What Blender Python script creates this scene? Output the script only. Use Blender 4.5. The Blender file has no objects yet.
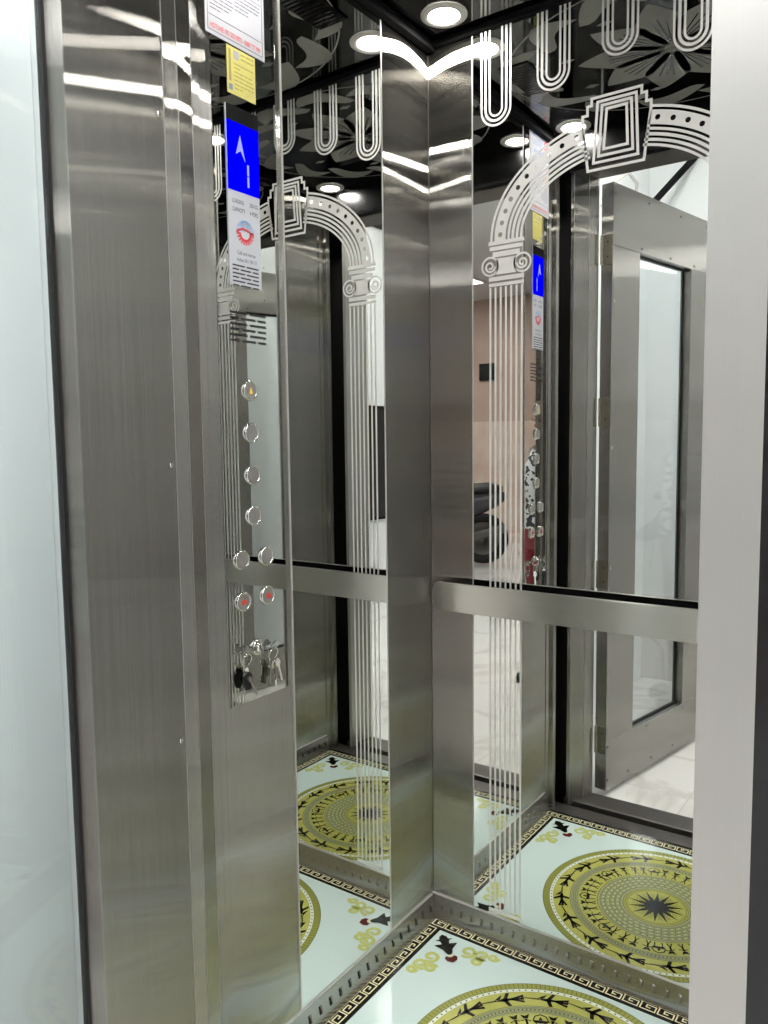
import bpy, bmesh, math, random
from mathutils import Vector, Matrix
random.seed(7)
PI = math.pi
scene = bpy.context.scene
COL = scene.collection

# ------------------------------------------------------------------ materials
def new_mat(name):
    m = bpy.data.materials.new(name); m.use_nodes = True
    nt = m.node_tree; nt.nodes.clear()
    out = nt.nodes.new('ShaderNodeOutputMaterial')
    return m, nt, out

def N(nt, typ, **kw):
    n = nt.nodes.new(typ)
    for k, v in kw.items(): setattr(n, k, v)
    return n

def principled(name, col, rough=.5, metal=0.0, spec=.5, coat=0.0, bump=None, emit=None, estr=0, var=None):
    m, nt, out = new_mat(name)
    b = N(nt, 'ShaderNodeBsdfPrincipled')
    b.inputs['Base Color'].default_value = (*col, 1)
    b.inputs['Roughness'].default_value = rough
    b.inputs['Metallic'].default_value = metal
    b.inputs['Specular IOR Level'].default_value = spec
    b.inputs['Coat Weight'].default_value = coat
    if emit:
        b.inputs['Emission Color'].default_value = (*emit, 1); b.inputs['Emission Strength'].default_value = estr
    if var:                                   # (colour2, scale) soft mottling
        tc = N(nt, 'ShaderNodeTexCoord'); no = N(nt, 'ShaderNodeTexNoise')
        no.inputs['Scale'].default_value = var[1]; no.inputs['Detail'].default_value = 5
        mx = N(nt, 'ShaderNodeMix', data_type='RGBA')
        mx.inputs[6].default_value = (*col, 1); mx.inputs[7].default_value = (*var[0], 1)
        cr = N(nt, 'ShaderNodeMapRange'); cr.inputs[1].default_value = .4; cr.inputs[2].default_value = .65
        nt.links.new(tc.outputs['Object'], no.inputs['Vector']); nt.links.new(no.outputs['Fac'], cr.inputs[0])
        nt.links.new(cr.outputs[0], mx.inputs[0]); nt.links.new(mx.outputs[2], b.inputs['Base Color'])
    if bump:
        tc = N(nt, 'ShaderNodeTexCoord'); no = N(nt, 'ShaderNodeTexNoise'); no.inputs['Scale'].default_value = bump[0]
        bp = N(nt, 'ShaderNodeBump'); bp.inputs['Strength'].default_value = bump[1]; bp.inputs['Distance'].default_value = .002
        nt.links.new(tc.outputs['Object'], no.inputs['Vector']); nt.links.new(no.outputs['Fac'], bp.inputs['Height'])
        nt.links.new(bp.outputs['Normal'], b.inputs['Normal'])
    nt.links.new(b.outputs[0], out.inputs[0])
    return m

def brushed(name, col, rough=.175, aniso=.96, horizontal=False, streak=.10, diffuse=0.06, wave=0.0):
    """brushed stainless steel; vertical grain spreads reflections sideways (horizontal=True: grain along the bar)"""
    m, nt, out = new_mat(name)
    L = nt.links.new
    g = N(nt, 'ShaderNodeBsdfAnisotropic'); g.distribution = 'BECKMANN'
    g.inputs['Anisotropy'].default_value = aniso; g.inputs['Rotation'].default_value = .25
    geo = N(nt, 'ShaderNodeNewGeometry'); tc = N(nt, 'ShaderNodeTexCoord')
    if horizontal:
        cv = N(nt, 'ShaderNodeCombineXYZ'); cv.inputs[2].default_value = 1; cv.inputs[1].default_value = .02
        L(cv.outputs[0], g.inputs['Tangent'])
    else:
        cr = N(nt, 'ShaderNodeVectorMath', operation='CROSS_PRODUCT'); cr.inputs[1].default_value = (0.001, 0.0013, 1)
        L(geo.outputs['True Normal'], cr.inputs[0]); L(cr.outputs[0], g.inputs['Tangent'])
    mp = N(nt, 'ShaderNodeMapping'); mp.inputs['Scale'].default_value = (3, 3, 900) if horizontal else (700, 700, 2.5)
    no = N(nt, 'ShaderNodeTexNoise'); no.inputs['Scale'].default_value = 1; no.inputs['Detail'].default_value = 3
    L(tc.outputs['Object'], mp.inputs[0]); L(mp.outputs[0], no.inputs['Vector'])
    sm = N(nt, 'ShaderNodeTexNoise'); sm.inputs['Scale'].default_value = 6; sm.inputs['Detail'].default_value = 4
    L(tc.outputs['Object'], sm.inputs['Vector'])
    add = N(nt, 'ShaderNodeMath', operation='MULTIPLY_ADD'); add.inputs[1].default_value = .35
    L(sm.outputs['Fac'], add.inputs[0]); L(no.outputs['Fac'], add.inputs[2])
    mr = N(nt, 'ShaderNodeMapRange'); mr.inputs[1].default_value = .35; mr.inputs[2].default_value = 1.0
    mr.inputs[3].default_value = 1 - streak; mr.inputs[4].default_value = 1 + streak * .6
    L(add.outputs[0], mr.inputs[0])
    vm = N(nt, 'ShaderNodeVectorMath', operation='SCALE'); vm.inputs[0].default_value = col
    L(mr.outputs[0], vm.inputs['Scale']); L(vm.outputs[0], g.inputs['Color'])
    rr = N(nt, 'ShaderNodeMapRange'); rr.inputs[3].default_value = rough * .9; rr.inputs[4].default_value = rough * 1.12
    L(no.outputs['Fac'], rr.inputs[0]); L(rr.outputs[0], g.inputs['Roughness'])
    if wave:
        wn = N(nt, 'ShaderNodeTexNoise'); wn.inputs['Scale'].default_value = 4.5; wn.inputs['Detail'].default_value = 1
        bp = N(nt, 'ShaderNodeBump'); bp.inputs['Strength'].default_value = wave; bp.inputs['Distance'].default_value = .01
        L(tc.outputs['Object'], wn.inputs['Vector']); L(wn.outputs['Fac'], bp.inputs['Height']); L(bp.outputs[0], g.inputs['Normal'])
    d = N(nt, 'ShaderNodeBsdfDiffuse'); d.inputs[0].default_value = (*[c * .8 for c in col], 1)
    mx = N(nt, 'ShaderNodeMixShader'); mx.inputs[0].default_value = diffuse
    L(g.outputs[0], mx.inputs[1]); L(d.outputs[0], mx.inputs[2]); L(mx.outputs[0], out.inputs[0])
    return m

def mirror_mat(name, col, rough=.004, wave=.0, wscale=5):
    m, nt, out = new_mat(name); L = nt.links.new
    g = N(nt, 'ShaderNodeBsdfAnisotropic'); g.distribution = 'GGX'
    g.inputs['Color'].default_value = (*col, 1); g.inputs['Roughness'].default_value = rough
    if wave:
        tc = N(nt, 'ShaderNodeTexCoord'); mp = N(nt, 'ShaderNodeMapping'); mp.inputs['Scale'].default_value = (1, 1, .45)
        wn = N(nt, 'ShaderNodeTexNoise'); wn.inputs['Scale'].default_value = wscale; wn.inputs['Detail'].default_value = 0
        bp = N(nt, 'ShaderNodeBump'); bp.inputs['Strength'].default_value = wave; bp.inputs['Distance'].default_value = .01
        L(tc.outputs['Object'], mp.inputs[0]); L(mp.outputs[0], wn.inputs['Vector'])
        L(wn.outputs['Fac'], bp.inputs['Height']); L(bp.outputs[0], g.inputs['Normal'])
    L(g.outputs[0], out.inputs[0])
    return m

def glass_mat(name, tint):
    m, nt, out = new_mat(name); L = nt.links.new
    t = N(nt, 'ShaderNodeBsdfTransparent'); t.inputs[0].default_value = (*tint, 1)
    g = N(nt, 'ShaderNodeBsdfAnisotropic'); g.inputs['Roughness'].default_value = .0
    f = N(nt, 'ShaderNodeFresnel'); gm = N(nt, 'ShaderNodeNewGeometry')      # thin pane: same reflectance from both sides
    io = N(nt, 'ShaderNodeMapRange'); io.inputs[3].default_value = 1.5; io.inputs[4].default_value = 1 / 1.5
    L(gm.outputs['Backfacing'], io.inputs[0]); L(io.outputs[0], f.inputs[0])
    mx = N(nt, 'ShaderNodeMixShader'); L(f.outputs[0], mx.inputs[0]); L(t.outputs[0], mx.inputs[1]); L(g.outputs[0], mx.inputs[2])
    L(mx.outputs[0], out.inputs[0])
    return m

def emission(name, col, s):
    m, nt, out = new_mat(name); e = N(nt, 'ShaderNodeEmission')
    e.inputs[0].default_value = (*col, 1); e.inputs[1].default_value = s
    nt.links.new(e.outputs[0], out.inputs[0]); return m

def marble(name, base, vein, scale=1.2, tile=(1.2, .6), rough=.12, joint=(.55, .54, .52)):
    m, nt, out = new_mat(name); L = nt.links.new
    b = N(nt, 'ShaderNodeBsdfPrincipled'); b.inputs['Roughness'].default_value = rough
    tc = N(nt, 'ShaderNodeTexCoord')
    no = N(nt, 'ShaderNodeTexNoise'); no.inputs['Scale'].default_value = scale; no.inputs['Detail'].default_value = 6; no.inputs['Distortion'].default_value = 1.2
    L(tc.outputs['Object'], no.inputs['Vector'])
    sub = N(nt, 'ShaderNodeMath', operation='SUBTRACT'); sub.inputs[1].default_value = .5
    ab = N(nt, 'ShaderNodeMath', operation='ABSOLUTE'); mr = N(nt, 'ShaderNodeMapRange')
    mr.inputs[1].default_value = 0; mr.inputs[2].default_value = .025; mr.inputs[3].default_value = 1; mr.inputs[4].default_value = 0
    L(no.outputs['Fac'], sub.inputs[0]); L(sub.outputs[0], ab.inputs[0]); L(ab.outputs[0], mr.inputs[0])
    pw = N(nt, 'ShaderNodeMath', operation='MULTIPLY'); pw.inputs[1].default_value = .55; L(mr.outputs[0], pw.inputs[0])
    mx = N(nt, 'ShaderNodeMix', data_type='RGBA'); mx.inputs[6].default_value = (*base, 1); mx.inputs[7].default_value = (*vein, 1)
    L(pw.outputs[0], mx.inputs[0])
    br = N(nt, 'ShaderNodeTexBrick'); br.offset = 0
    br.inputs['Scale'].default_value = 1; br.inputs['Mortar Size'].default_value = .0016
    br.inputs['Brick Width'].default_value = tile[0]; br.inputs['Row Height'].default_value = tile[1]
    br.inputs['Color1'].default_value = br.inputs['Color2'].default_value = (0, 0, 0, 1); br.inputs['Mortar'].default_value = (1, 1, 1, 1)
    L(tc.outputs['Object'], br.inputs['Vector'])
    m2 = N(nt, 'ShaderNodeMix', data_type='RGBA'); L(br.outputs['Color'], m2.inputs[0]); L(mx.outputs[2], m2.inputs[6]); m2.inputs[7].default_value = (*joint, 1)
    L(m2.outputs[2], b.inputs['Base Color']); L(b.outputs[0], out.inputs[0])
    return m

STEEL = brushed('brushed steel', (.50, .488, .455), diffuse=.02)
STEEL_DOOR = brushed('brushed steel door sheet', (.40, .39, .366), rough=.15, diffuse=.02)
STEEL_LIT = brushed('brushed steel lit', (.62, .615, .595), rough=.45, diffuse=.35, aniso=.7, streak=.04)  # paler copy of the steel: light from the landing put into its colour
STEEL_RAIL = brushed('brushed steel rail', (.62, .61, .575), rough=.34, horizontal=True, aniso=.7, diffuse=.18)
STEEL_DARK = brushed('dark steel sill', (.20, .19, .18), rough=.38, diffuse=.3, aniso=.4)
STEEL_SKIRT = brushed('satin steel skirting', (.47, .46, .43), rough=.24, aniso=.8, diffuse=.12)
EDGE = principled('polished edge', (.66, .66, .64), .32, .5)
HINGE = principled('hinge steel', (.42, .40, .34), .32, .9)
SEAM = principled('folded steel edge', (.42, .41, .39), .35, .6)
CHROME = mirror_mat('polished chrome', (.82, .82, .80), .06)
MIRROR = mirror_mat('mirror steel', (.83, .835, .815), .003, wave=.010, wscale=4)
MIRROR_PLATE = mirror_mat('mirror panel plate', (.66, .66, .64), .006, wave=.006, wscale=6)
CEIL = mirror_mat('black mirror ceiling', (.10, .10, .098), .012)
ETCH = principled('frosted etching', (.86, .865, .85), .45, .25)
CEIL_ETCH = principled('ceiling frosted etching', (.26, .26, .24), .6, .0)
BLACK = principled('black', (.012, .012, .013), .45)
MATTE = principled('matte black strip', (.010, .010, .011), .9, spec=.1)
BLACK_GLOSS = principled('black gloss', (.01, .01, .012), .12)
SHAFT = principled('shaft black', (.006, .006, .006), .9)
LENS = emission('downlight lens', (1, .96, .90), 135)
PANEL_LIGHT = emission('light panel', (1, .99, .97), 42)
RING = principled('white downlight ring', (.72, .70, .66), .25, .3)
GLASS = glass_mat('door glass', (.96, .985, .99))
PAPER = principled('white paper', (.60, .61, .66), .55)
YELLOW = principled('yellow paper', (.82, .75, .20), .5, var=((.74, .67, .22), 60))
RED = principled('red print', (.78, .07, .10), .5)
BLUE = principled('blue print', (.08, .22, .62), .5)
LBLUE = principled('light blue print', (.30, .50, .85), .5)
GREY_INK = principled('grey print', (.12, .125, .17), .5)
OLIVE_INK = principled('olive print', (.42, .38, .12), .5)
SCREEN = emission('blue screen', (.0, .0, 1.0), 1.0)
SCREEN_MARK = emission('screen symbol', (.36, .38, .95), 1.0)
PANEL_WHITE = principled('white indicator face', (.66, .68, .74), .25)
AMBER = emission('amber button symbol', (.95, .62, .12), .8)
RED_MARK = emission('red button symbol', (.75, .10, .07), .55)
BTN = principled('satin button cap', (.30, .29, .28), .42, .25)
MINT = principled('pale mint floor print', (.62, .765, .735), .10, spec=.5)
F_BLACK = principled('black floor print', (.008, .009, .007), .10)
F_CREAM = principled('cream floor print', (.80, .78, .50), .12)
F_YEL = principled('yellow green floor print', (.47, .48, .12), .11, var=((.42, .43, .10), 25))
F_OLIVE = principled('olive floor print', (.30, .32, .07), .11)
F_GREY = principled('grey green floor print', (.38, .41, .22), .11)
F_LINE = principled('dark olive floor print', (.09, .10, .03), .11)
F_PALE = principled('pale floor print', (.74, .80, .66), .11)
F_LIME = principled('soft yellow floor print', (.62, .68, .22), .11)
F_RED = principled('dark red floor print', (.10, .012, .01), .11)
MARBLE = marble('white marble floor', (.80, .795, .77), (.52, .50, .46), 1.1, (.8, .8))
MARBLE_W = marble('marble wainscot', (.66, .66, .62), (.40, .40, .37), 1.6, (50, 50))
WALL_WHITE = principled('white paint', (.80, .83, .83), .5)
WALL_GREY = principled('grey ceiling paint', (.60, .60, .60), .7)
WALL_PINK = principled('pink brown plaster', (.56, .42, .36), .6, var=((.50, .37, .31), 3))
WALL_PALE = principled('pale pink marble', (.80, .66, .58), .3, var=((.70, .54, .45), 4))
GRANITE = principled('black granite', (.007, .0075, .010), .12, var=((.011, .0115, .014), 40))
SKIN = principled('skin', (.62, .42, .32), .5)
HAIR = principled('black hair', (.015, .012, .012), .35)
CLOTH_RED = principled('red cloth', (.28, .015, .03), .7)

def zebra_mat():
    m, nt, out = new_mat('black and white print blouse'); L = nt.links.new
    b = N(nt, 'ShaderNodeBsdfPrincipled'); b.inputs['Roughness'].default_value = .7
    tc = N(nt, 'ShaderNodeTexCoord'); mp = N(nt, 'ShaderNodeMapping'); mp.inputs['Scale'].default_value = (16, 16, 42)
    no = N(nt, 'ShaderNodeTexNoise'); no.inputs['Scale'].default_value = 1; no.inputs['Detail'].default_value = 1
    r = N(nt, 'ShaderNodeValToRGB'); r.color_ramp.interpolation = 'CONSTANT'
    e = r.color_ramp.elements; e[0].color = (.02, .02, .03, 1); e[1].position = .47; e[1].color = (.80, .82, .82, 1)
    L(tc.outputs['Object'], mp.inputs[0]); L(mp.outputs[0], no.inputs['Vector']); L(no.outputs['Fac'], r.inputs[0])
    L(r.outputs[0], b.inputs['Base Color']); L(b.outputs[0], out.inputs[0]); return m
ZEBRA = zebra_mat()

# ------------------------------------------------------------------ mesh helpers
class MB:
    def __init__(s): s.v = []; s.f = []; s.m = []; s.mats = []; s.sm = []
    def mi(s, mat):
        if mat not in s.mats: s.mats.append(mat)
        return s.mats.index(mat)
    def add(s, vs, fs, mat, smooth=False):
        o = len(s.v); k = s.mi(mat); s.v += [Vector(p) for p in vs]
        for f in fs: s.f.append([o + i for i in f]); s.m.append(k); s.sm.append(smooth)
    def box(s, a, b, mat, M=None):
        x0, y0, z0 = [min(p, q) for p, q in zip(a, b)]; x1, y1, z1 = [max(p, q) for p, q in zip(a, b)]
        vs = [Vector(p) for p in ((x0,y0,z0),(x1,y0,z0),(x1,y1,z0),(x0,y1,z0),(x0,y0,z1),(x1,y0,z1),(x1,y1,z1),(x0,y1,z1))]
        if M: vs = [M @ p for p in vs]
        s.add(vs, [(0,3,2,1),(4,5,6,7),(0,1,5,4),(1,2,6,5),(2,3,7,6),(3,0,4,7)], mat); return s
    def prism(s, pts, fn, h0, h1, mat):
        """pts: ccw 2D outline; fn(u,v,h) -> 3D; extruded from h0 to h1 (h1 = visible side)"""
        n = len(pts)
        vs = [fn(u, v, h1) for u, v in pts] + [fn(u, v, h0) for u, v in pts]
        fs = [list(range(n)), list(range(2 * n - 1, n - 1, -1))]
        fs += [(i, i + n, (i + 1) % n + n, (i + 1) % n) for i in range(n)]
        s.add(vs, fs, mat); return s
    def strip(s, left, right, fn, h0, h1, mat, closed=False):
        """raised ribbon between two polylines"""
        n = len(left); vs = []
        for a, b in zip(left, right): vs += [fn(*a, h1), fn(*b, h1), fn(*a, h0), fn(*b, h0)]
        fs = []; R = range(n if closed else n - 1)
        for i in R:
            p, q = 4 * i, 4 * ((i + 1) % n)
            fs += [(p, p+1, q+1, q), (p, q, q+2, p+2), (p+1, p+3, q+3, q+1), (p+2, q+2, q+3, p+3)]
        if not closed: fs += [(0, 2, 3, 1), (4*n-4, 4*n-3, 4*n-1, 4*n-2)]
        s.add(vs, fs, mat); return s
    def ribbon(s, pts, w, fn, h0, h1, mat, closed=False):
        n = len(pts); L = []; R = []
        P = [Vector(p) for p in pts]
        for i in range(n):
            if closed: a, b = P[i - 1], P[(i + 1) % n]
            else: a, b = P[max(i - 1, 0)], P[min(i + 1, n - 1)]
            d1 = (P[i] - a); d2 = (b - P[i])
            if d1.length < 1e-9: d1 = d2
            if d2.length < 1e-9: d2 = d1
            d1 = d1.normalized(); d2 = d2.normalized()
            n1 = Vector((-d1.y, d1.x)); n2 = Vector((-d2.y, d2.x)); mm = (n1 + n2)
            mm = mm.normalized() if mm.length > 1e-6 else n1
            k = w / 2 / max(.5, mm.dot(n1))
            L.append(tuple(P[i] + mm * k)); R.append(tuple(P[i] - mm * k))
        return s.strip(L, R, fn, h0, h1, mat, closed)
    def tube(s, pts, rad, mat, seg=10, caps=True, smooth=True):
        P = [Vector(p) for p in pts]; n = len(P)
        rs = rad if isinstance(rad, (list, tuple)) else [rad] * n
        vs = []; up = None
        for i in range(n):
            d = (P[min(i + 1, n - 1)] - P[max(i - 1, 0)]).normalized()
            if up is None:
                up = Vector((0, 0, 1)) if abs(d.z) < .9 else Vector((1, 0, 0))
            a = d.cross(up).normalized(); b = a.cross(d).normalized(); up = b
            for k in range(seg):
                t = 2 * PI * k / seg; vs.append(P[i] + (a * math.cos(t) + b * math.sin(t)) * rs[i])
        fs = []
        for i in range(n - 1):
            for k in range(seg):
                k2 = (k + 1) % seg; fs.append((i*seg+k, i*seg+k2, (i+1)*seg+k2, (i+1)*seg+k))
        s.add(vs, fs, mat, smooth)
        if caps:
            s.add([vs[k] for k in range(seg)], [list(range(seg - 1, -1, -1))], mat)
            s.add([vs[(n-1)*seg+k] for k in range(seg)], [list(range(seg))], mat)
        return s
    def lathe(s, prof, fn, mat, seg=32, smooth=True, cap=True):
        """prof: list of (r, h); fn(u,v,h)"""
        vs = []
        for r, h in prof:
            for k in range(seg):
                t = 2 * PI * k / seg; vs.append(fn(r * math.cos(t), r * math.sin(t), h))
        fs = []
        for i in range(len(prof) - 1):
            for k in range(seg):
                k2 = (k + 1) % seg; fs.append((i*seg+k, i*seg+k2, (i+1)*seg+k2, (i+1)*seg+k))
        s.add(vs, fs, mat, smooth)
        if cap: s.add([vs[(len(prof)-1)*seg+k] for k in range(seg)], [list(range(seg))], mat)
        return s
    def loft(s, rings, mat, cap=True, smooth=True):
        n = len(rings[0]); vs = [p for r in rings for p in r]; fs = []
        for i in range(len(rings) - 1):
            for k in range(n):
                k2 = (k + 1) % n; fs.append((i*n+k, i*n+k2, (i+1)*n+k2, (i+1)*n+k))
        if cap: fs += [list(range(n - 1, -1, -1)), [(len(rings)-1)*n+k for k in range(n)]]
        s.add(vs, fs, mat, smooth); return s
    def build(s, name, parent=None, recalc=True, bevel=0, origin=None):
        if parent is not None:
            o0 = Vector((0, 0, 0)); p = parent
            while p is not None: o0 += p.location; p = p.parent
        else: o0 = Vector(origin) if origin else None
        if o0 is None:
            xs = [p.x for p in s.v]; ys = [p.y for p in s.v]; zs = [p.z for p in s.v]
            o0 = Vector(((min(xs)+max(xs))/2, (min(ys)+max(ys))/2, min(zs)))
        me = bpy.data.meshes.new(name)
        me.from_pydata([tuple(p - o0) for p in s.v], [], s.f)
        for m in s.mats: me.materials.append(m)
        me.polygons.foreach_set('material_index', s.m)
        me.polygons.foreach_set('use_smooth', s.sm); me.update()
        if recalc:
            bm = bmesh.new(); bm.from_mesh(me); bmesh.ops.recalc_face_normals(bm, faces=bm.faces[:]); bm.to_mesh(me); bm.free()
        o = bpy.data.objects.new(name, me); COL.objects.link(o)
        if parent is not None: o.parent = parent
        else: o.location = o0
        if bevel:
            b = o.modifiers.new('bevel', 'BEVEL'); b.width = bevel; b.segments = 2; b.limit_method = 'ANGLE'
        return o

def empty(name, loc, label, cat, group=None):
    o = bpy.data.objects.new(name, None); o.empty_display_size = .05; COL.objects.link(o); o.location = loc
    o['label'] = label; o['category'] = cat
    if group: o['group'] = group
    return o
def tag(o, label, cat, group=None):
    o['label'] = label; o['category'] = cat
    if group: o['group'] = group
    return o
def struct(o, label=None):
    o['kind'] = 'structure'
    if label: o['label'] = label
    return o
def copy_tree(o, parent=None):
    c = o.copy(); COL.objects.link(c)
    if parent is not None: c.parent = parent
    for ch in list(o.children): copy_tree(ch, c)
    return c

FN_BACK = lambda u, v, h: Vector((u, -h, v))          # back wall: u = x, v = z, raised towards the room
FN_LEFT = lambda u, v, h: Vector((h, u, v))           # left wall: u = y, v = z
FN_FLOOR = lambda u, v, h: Vector((u, v, h))
FN_CEIL = lambda u, v, h: Vector((u, v, 2.30 - h))

_tmp = []
def text_into(mb, txt, fn, u, v, size, mat, h0, h1, width=None, align='CENTER', bold=.012):
    """adds lettering to mb as flat raised glyphs, centred at (u, v)"""
    cu = bpy.data.curves.new('t', 'FONT'); cu.body = txt; cu.size = 1; cu.align_x = align; cu.align_y = 'CENTER'
    cu.resolution_u = 3; cu.offset = bold
    ob = bpy.data.objects.new('t', cu); COL.objects.link(ob)
    dg = bpy.context.evaluated_depsgraph_get(); me = bpy.data.meshes.new_from_object(ob.evaluated_get(dg))
    if len(me.vertices):
        xs = [p.co.x for p in me.vertices]; w = max(xs) - min(xs)
        sx = size if width is None else width / max(w, 1e-6)
        vs = [fn(u + p.co.x * sx, v + p.co.y * size, h1) for p in me.vertices]
        mb.add(vs, [list(p.vertices) for p in me.polygons], mat)
    COL.objects.unlink(ob); bpy.data.objects.remove(ob); bpy.data.curves.remove(cu); bpy.data.meshes.remove(me)

def arc(cx, cy, r, a0, a1, n):
    return [(cx + r * math.cos(a0 + (a1 - a0) * i / n), cy + r * math.sin(a0 + (a1 - a0) * i / n)) for i in range(n + 1)]

W, D, H = 1.0, .76, 2.30
# ================================================================== CAR SHELL
struct(MB().box((-.03, 0, -.02), (1.03, .03, H), STEEL).build('wall_back'), 'brushed steel back wall of the lift car')
struct(MB().box((-.03, -.552, -.02), (0, -.0005, H), STEEL).build('wall_left'), 'brushed steel left wall of the lift car')
struct(MB().box((1.0, -.80, -.02), (1.03, -.0005, H), STEEL).build('wall_right'), 'brushed steel right wall of the lift car')
# front posts of the car (stepped) left and right
for sgn, nm in ((0, 'trim_1'), (1, 'trim_2')):
    X = (lambda x: x) if not sgn else (lambda x: 1 - x)
    b = MB()
    b.box((X(-.04), -.782, -.02), (X(.004), -.7525, H), STEEL); b.box((X(-.04), -.806, -.02), (X(.018), -.782, H), STEEL)
    struct(b.build(nm, bevel=.0015), 'stepped steel front post of the car')
b = MB(); b.box((.018, -.806, 2.205), (.982, -.775, H), mirror_mat('dark polished transom', (.10, .10, .105), .22))
struct(b.build('trim_3'), 'steel transom over the car entrance')
# ceiling: black mirror panel with frosted blossom
c = MB(); c.box((-.03, -.81, H), (1.03, .03, H + .03), CEIL)
ceil = struct(c.build('ceiling'), 'black mirror ceiling with a frosted blossom')
f = MB()
cx, cy = .5, -.385
def petal(r0, r1, w, a, n=12, shape=.45):
    L = []; R = []
    for i in range(n + 1):
        t = i / n; r = r0 + (r1 - r0) * t
        hw = w * math.sin(PI * min(1, t ** shape)) if t > 0 else 0
        hw = min(w * (math.sin(PI * t ** .55) ** .8), .012 + r * .36) if 0 < t < 1 else (.008 if t == 0 else .0008)
        L.append((r, hw)); R.append((r, -hw))
    ca, sa = math.cos(a), math.sin(a)
    T = lambda p: (cx + p[0] * ca - p[1] * sa, cy + p[0] * sa + p[1] * ca)
    return [T(p) for p in L], [T(p) for p in R]
for k in range(9):
    a = 2 * PI * k / 9 + .15
    L, R = petal(.02, .24, .074, a); f.strip(L, R, FN_CEIL, 0, .0006, CEIL_ETCH)
    for da in (-.12, 0, .12):
        ca, sa = math.cos(a + da), math.sin(a + da)
        f.ribbon([(cx + .04 * ca, cy + .04 * sa), (cx + .16 * ca, cy + .16 * sa)], .003, FN_CEIL, .0006, .0009, BLACK_GLOSS)
f.lathe([(.022, 0), (.022, .0012), (.0, .0013)], lambda u, v, h: Vector((cx + u, cy + v, H - h)), CEIL_ETCH, 20)
for k in range(14):                                # outer ring of curling leaves
    a = 2 * PI * k / 14; ex, ey = .375, .30
    px, py = cx + ex * math.cos(a), cy + ey * math.sin(a)
    L = []; R = []
    for i in range(11):
        t = i / 10; aa = a + (t - .5) * .52
        rr = 1 + .10 * math.sin(t * PI * 1.5)
        q = Vector((ex * rr * math.cos(aa), ey * rr * math.sin(aa))); d = q.normalized()
        hw = .034 * math.sin(PI * t) ** .7 if 0 < t < 1 else .0006
        L.append((cx + q.x + d.x * hw, cy + q.y + d.y * hw)); R.append((cx + q.x - d.x * hw, cy + q.y - d.y * hw))
    f.strip(L, R, FN_CEIL, 0, .0006, CEIL_ETCH)
for k in range(8):                                 # small lozenges between
    a = 2 * PI * (k + .5) / 8; px, py = cx + .27 * math.cos(a), cy + .235 * math.sin(a)
    f.prism([(px - .02, py), (px, py - .010), (px + .022, py), (px, py + .010)], FN_CEIL, 0, .0006, CEIL_ETCH)
ring_pts = lambda r, n=72: [(cx + 1.22 * r * math.cos(2 * PI * i / n), cy + r * math.sin(2 * PI * i / n)) for i in range(n)]
f.ribbon(ring_pts(.355), .004, FN_CEIL, 0, .0006, CEIL_ETCH, True)
f.build('etched_blossom', ceil)
# black strips drawn in for the shadow gap below the ceiling
struct(MB().box((.002, -.746, H - .022), (.022, -.004, H - .0005), MATTE).build('trim_4'), 'black strip in place of the ceiling shadow gap on the left')
struct(MB().box((.024, -.012, H - .014), (.97, -.0025, H - .0005), MATTE).build('trim_5'), 'black strip in place of the ceiling shadow gap at the back')
struct(MB().box((.978, -.746, H - .022), (.998, -.004, H - .0005), MATTE).build('trim_6'), 'black strip in place of the ceiling shadow gap on the right')
# thin polished seam in the corner and panel edges
struct(MB().box((.0002, -.0016, .066), (.0016, -.0002, H - .025), STEEL_DARK).build('trim_7'), 'dark corner seam between the steel panels')

# ---- skirtings with louvre slots
def skirting(name, fn, u0, u1, slots, label, cut=True):
    b = MB()
    hgt, t = .062, .010
    # section: sloping face, thin bright lip on top
    P = [(u0, 0), (u1, 0)]
    vs = [fn(u0, 0, .0), fn(u1, 0, 0), fn(u1, 0, t + .008), fn(u0, 0, t + .008), fn(u0, hgt, 0), fn(u1, hgt, 0), fn(u1, hgt, t * .5), fn(u0, hgt, t * .5)]
    b.add(vs, [(0,3,2,1),(4,5,6,7),(3,7,6,2),(0,1,5,4),(0,4,7,3),(1,2,6,5)], STEEL_SKIRT)
    b.add([fn(u0, hgt, 0), fn(u1, hgt, 0), fn(u1, hgt + .003, 0), fn(u0, hgt + .003, 0), fn(u0, hgt, t*.5+.0005), fn(u1, hgt, t*.5+.0005), fn(u1, hgt + .003, t*.5), fn(u0, hgt+.003, t*.5)],
          [(0,1,2,3),(4,7,6,5),(3,2,6,7),(0,4,5,1),(0,3,7,4),(1,5,6,2)], EDGE)
    s0 = min(u0, u1) + .03
    while s0 < max(u0, u1) - .02:
        za, zb = .026, .044
        hh = lambda z: t + .008 - (t * .5 + .008) * z / hgt
        w = .0017
        vs = [fn(s0 - w, za, hh(za) + .0006), fn(s0 + w, za, hh(za) + .0006), fn(s0 + w, zb, hh(zb) + .0006), fn(s0 - w, zb, hh(zb) + .0006)]
        b.add(vs, [(0, 1, 2, 3)], MATTE if cut else STEEL_SKIRT)
        # pressed lip beside each slot
        x1 = s0 + .009
        vs = [fn(s0 + w, za, hh(za)), fn(x1, za, hh(za)), fn(x1, zb, hh(zb)), fn(s0 + w, zb, hh(zb)), fn(s0 + w, za + .003, hh(za) + .004), fn(s0 + w, zb - .003, hh(zb) + .004)]
        b.add(vs, [(0, 1, 4), (1, 2, 5, 4), (2, 3, 5), (0, 4, 5, 3)], STEEL_SKIRT)
        s0 += slots
    return struct(b.build(name, recalc=False), label)
def check(fn): return fn
skirting('baseboard_left', lambda u, v, h: Vector((h, u, v)), -.749, -.012, .036, 'slotted steel skirting along the left wall')
skirting('baseboard_back', lambda u, v, h: Vector((1 - u, -h, v)), .0, 1.0, .030, 'slotted steel skirting along the back wall', cut=False)
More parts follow.
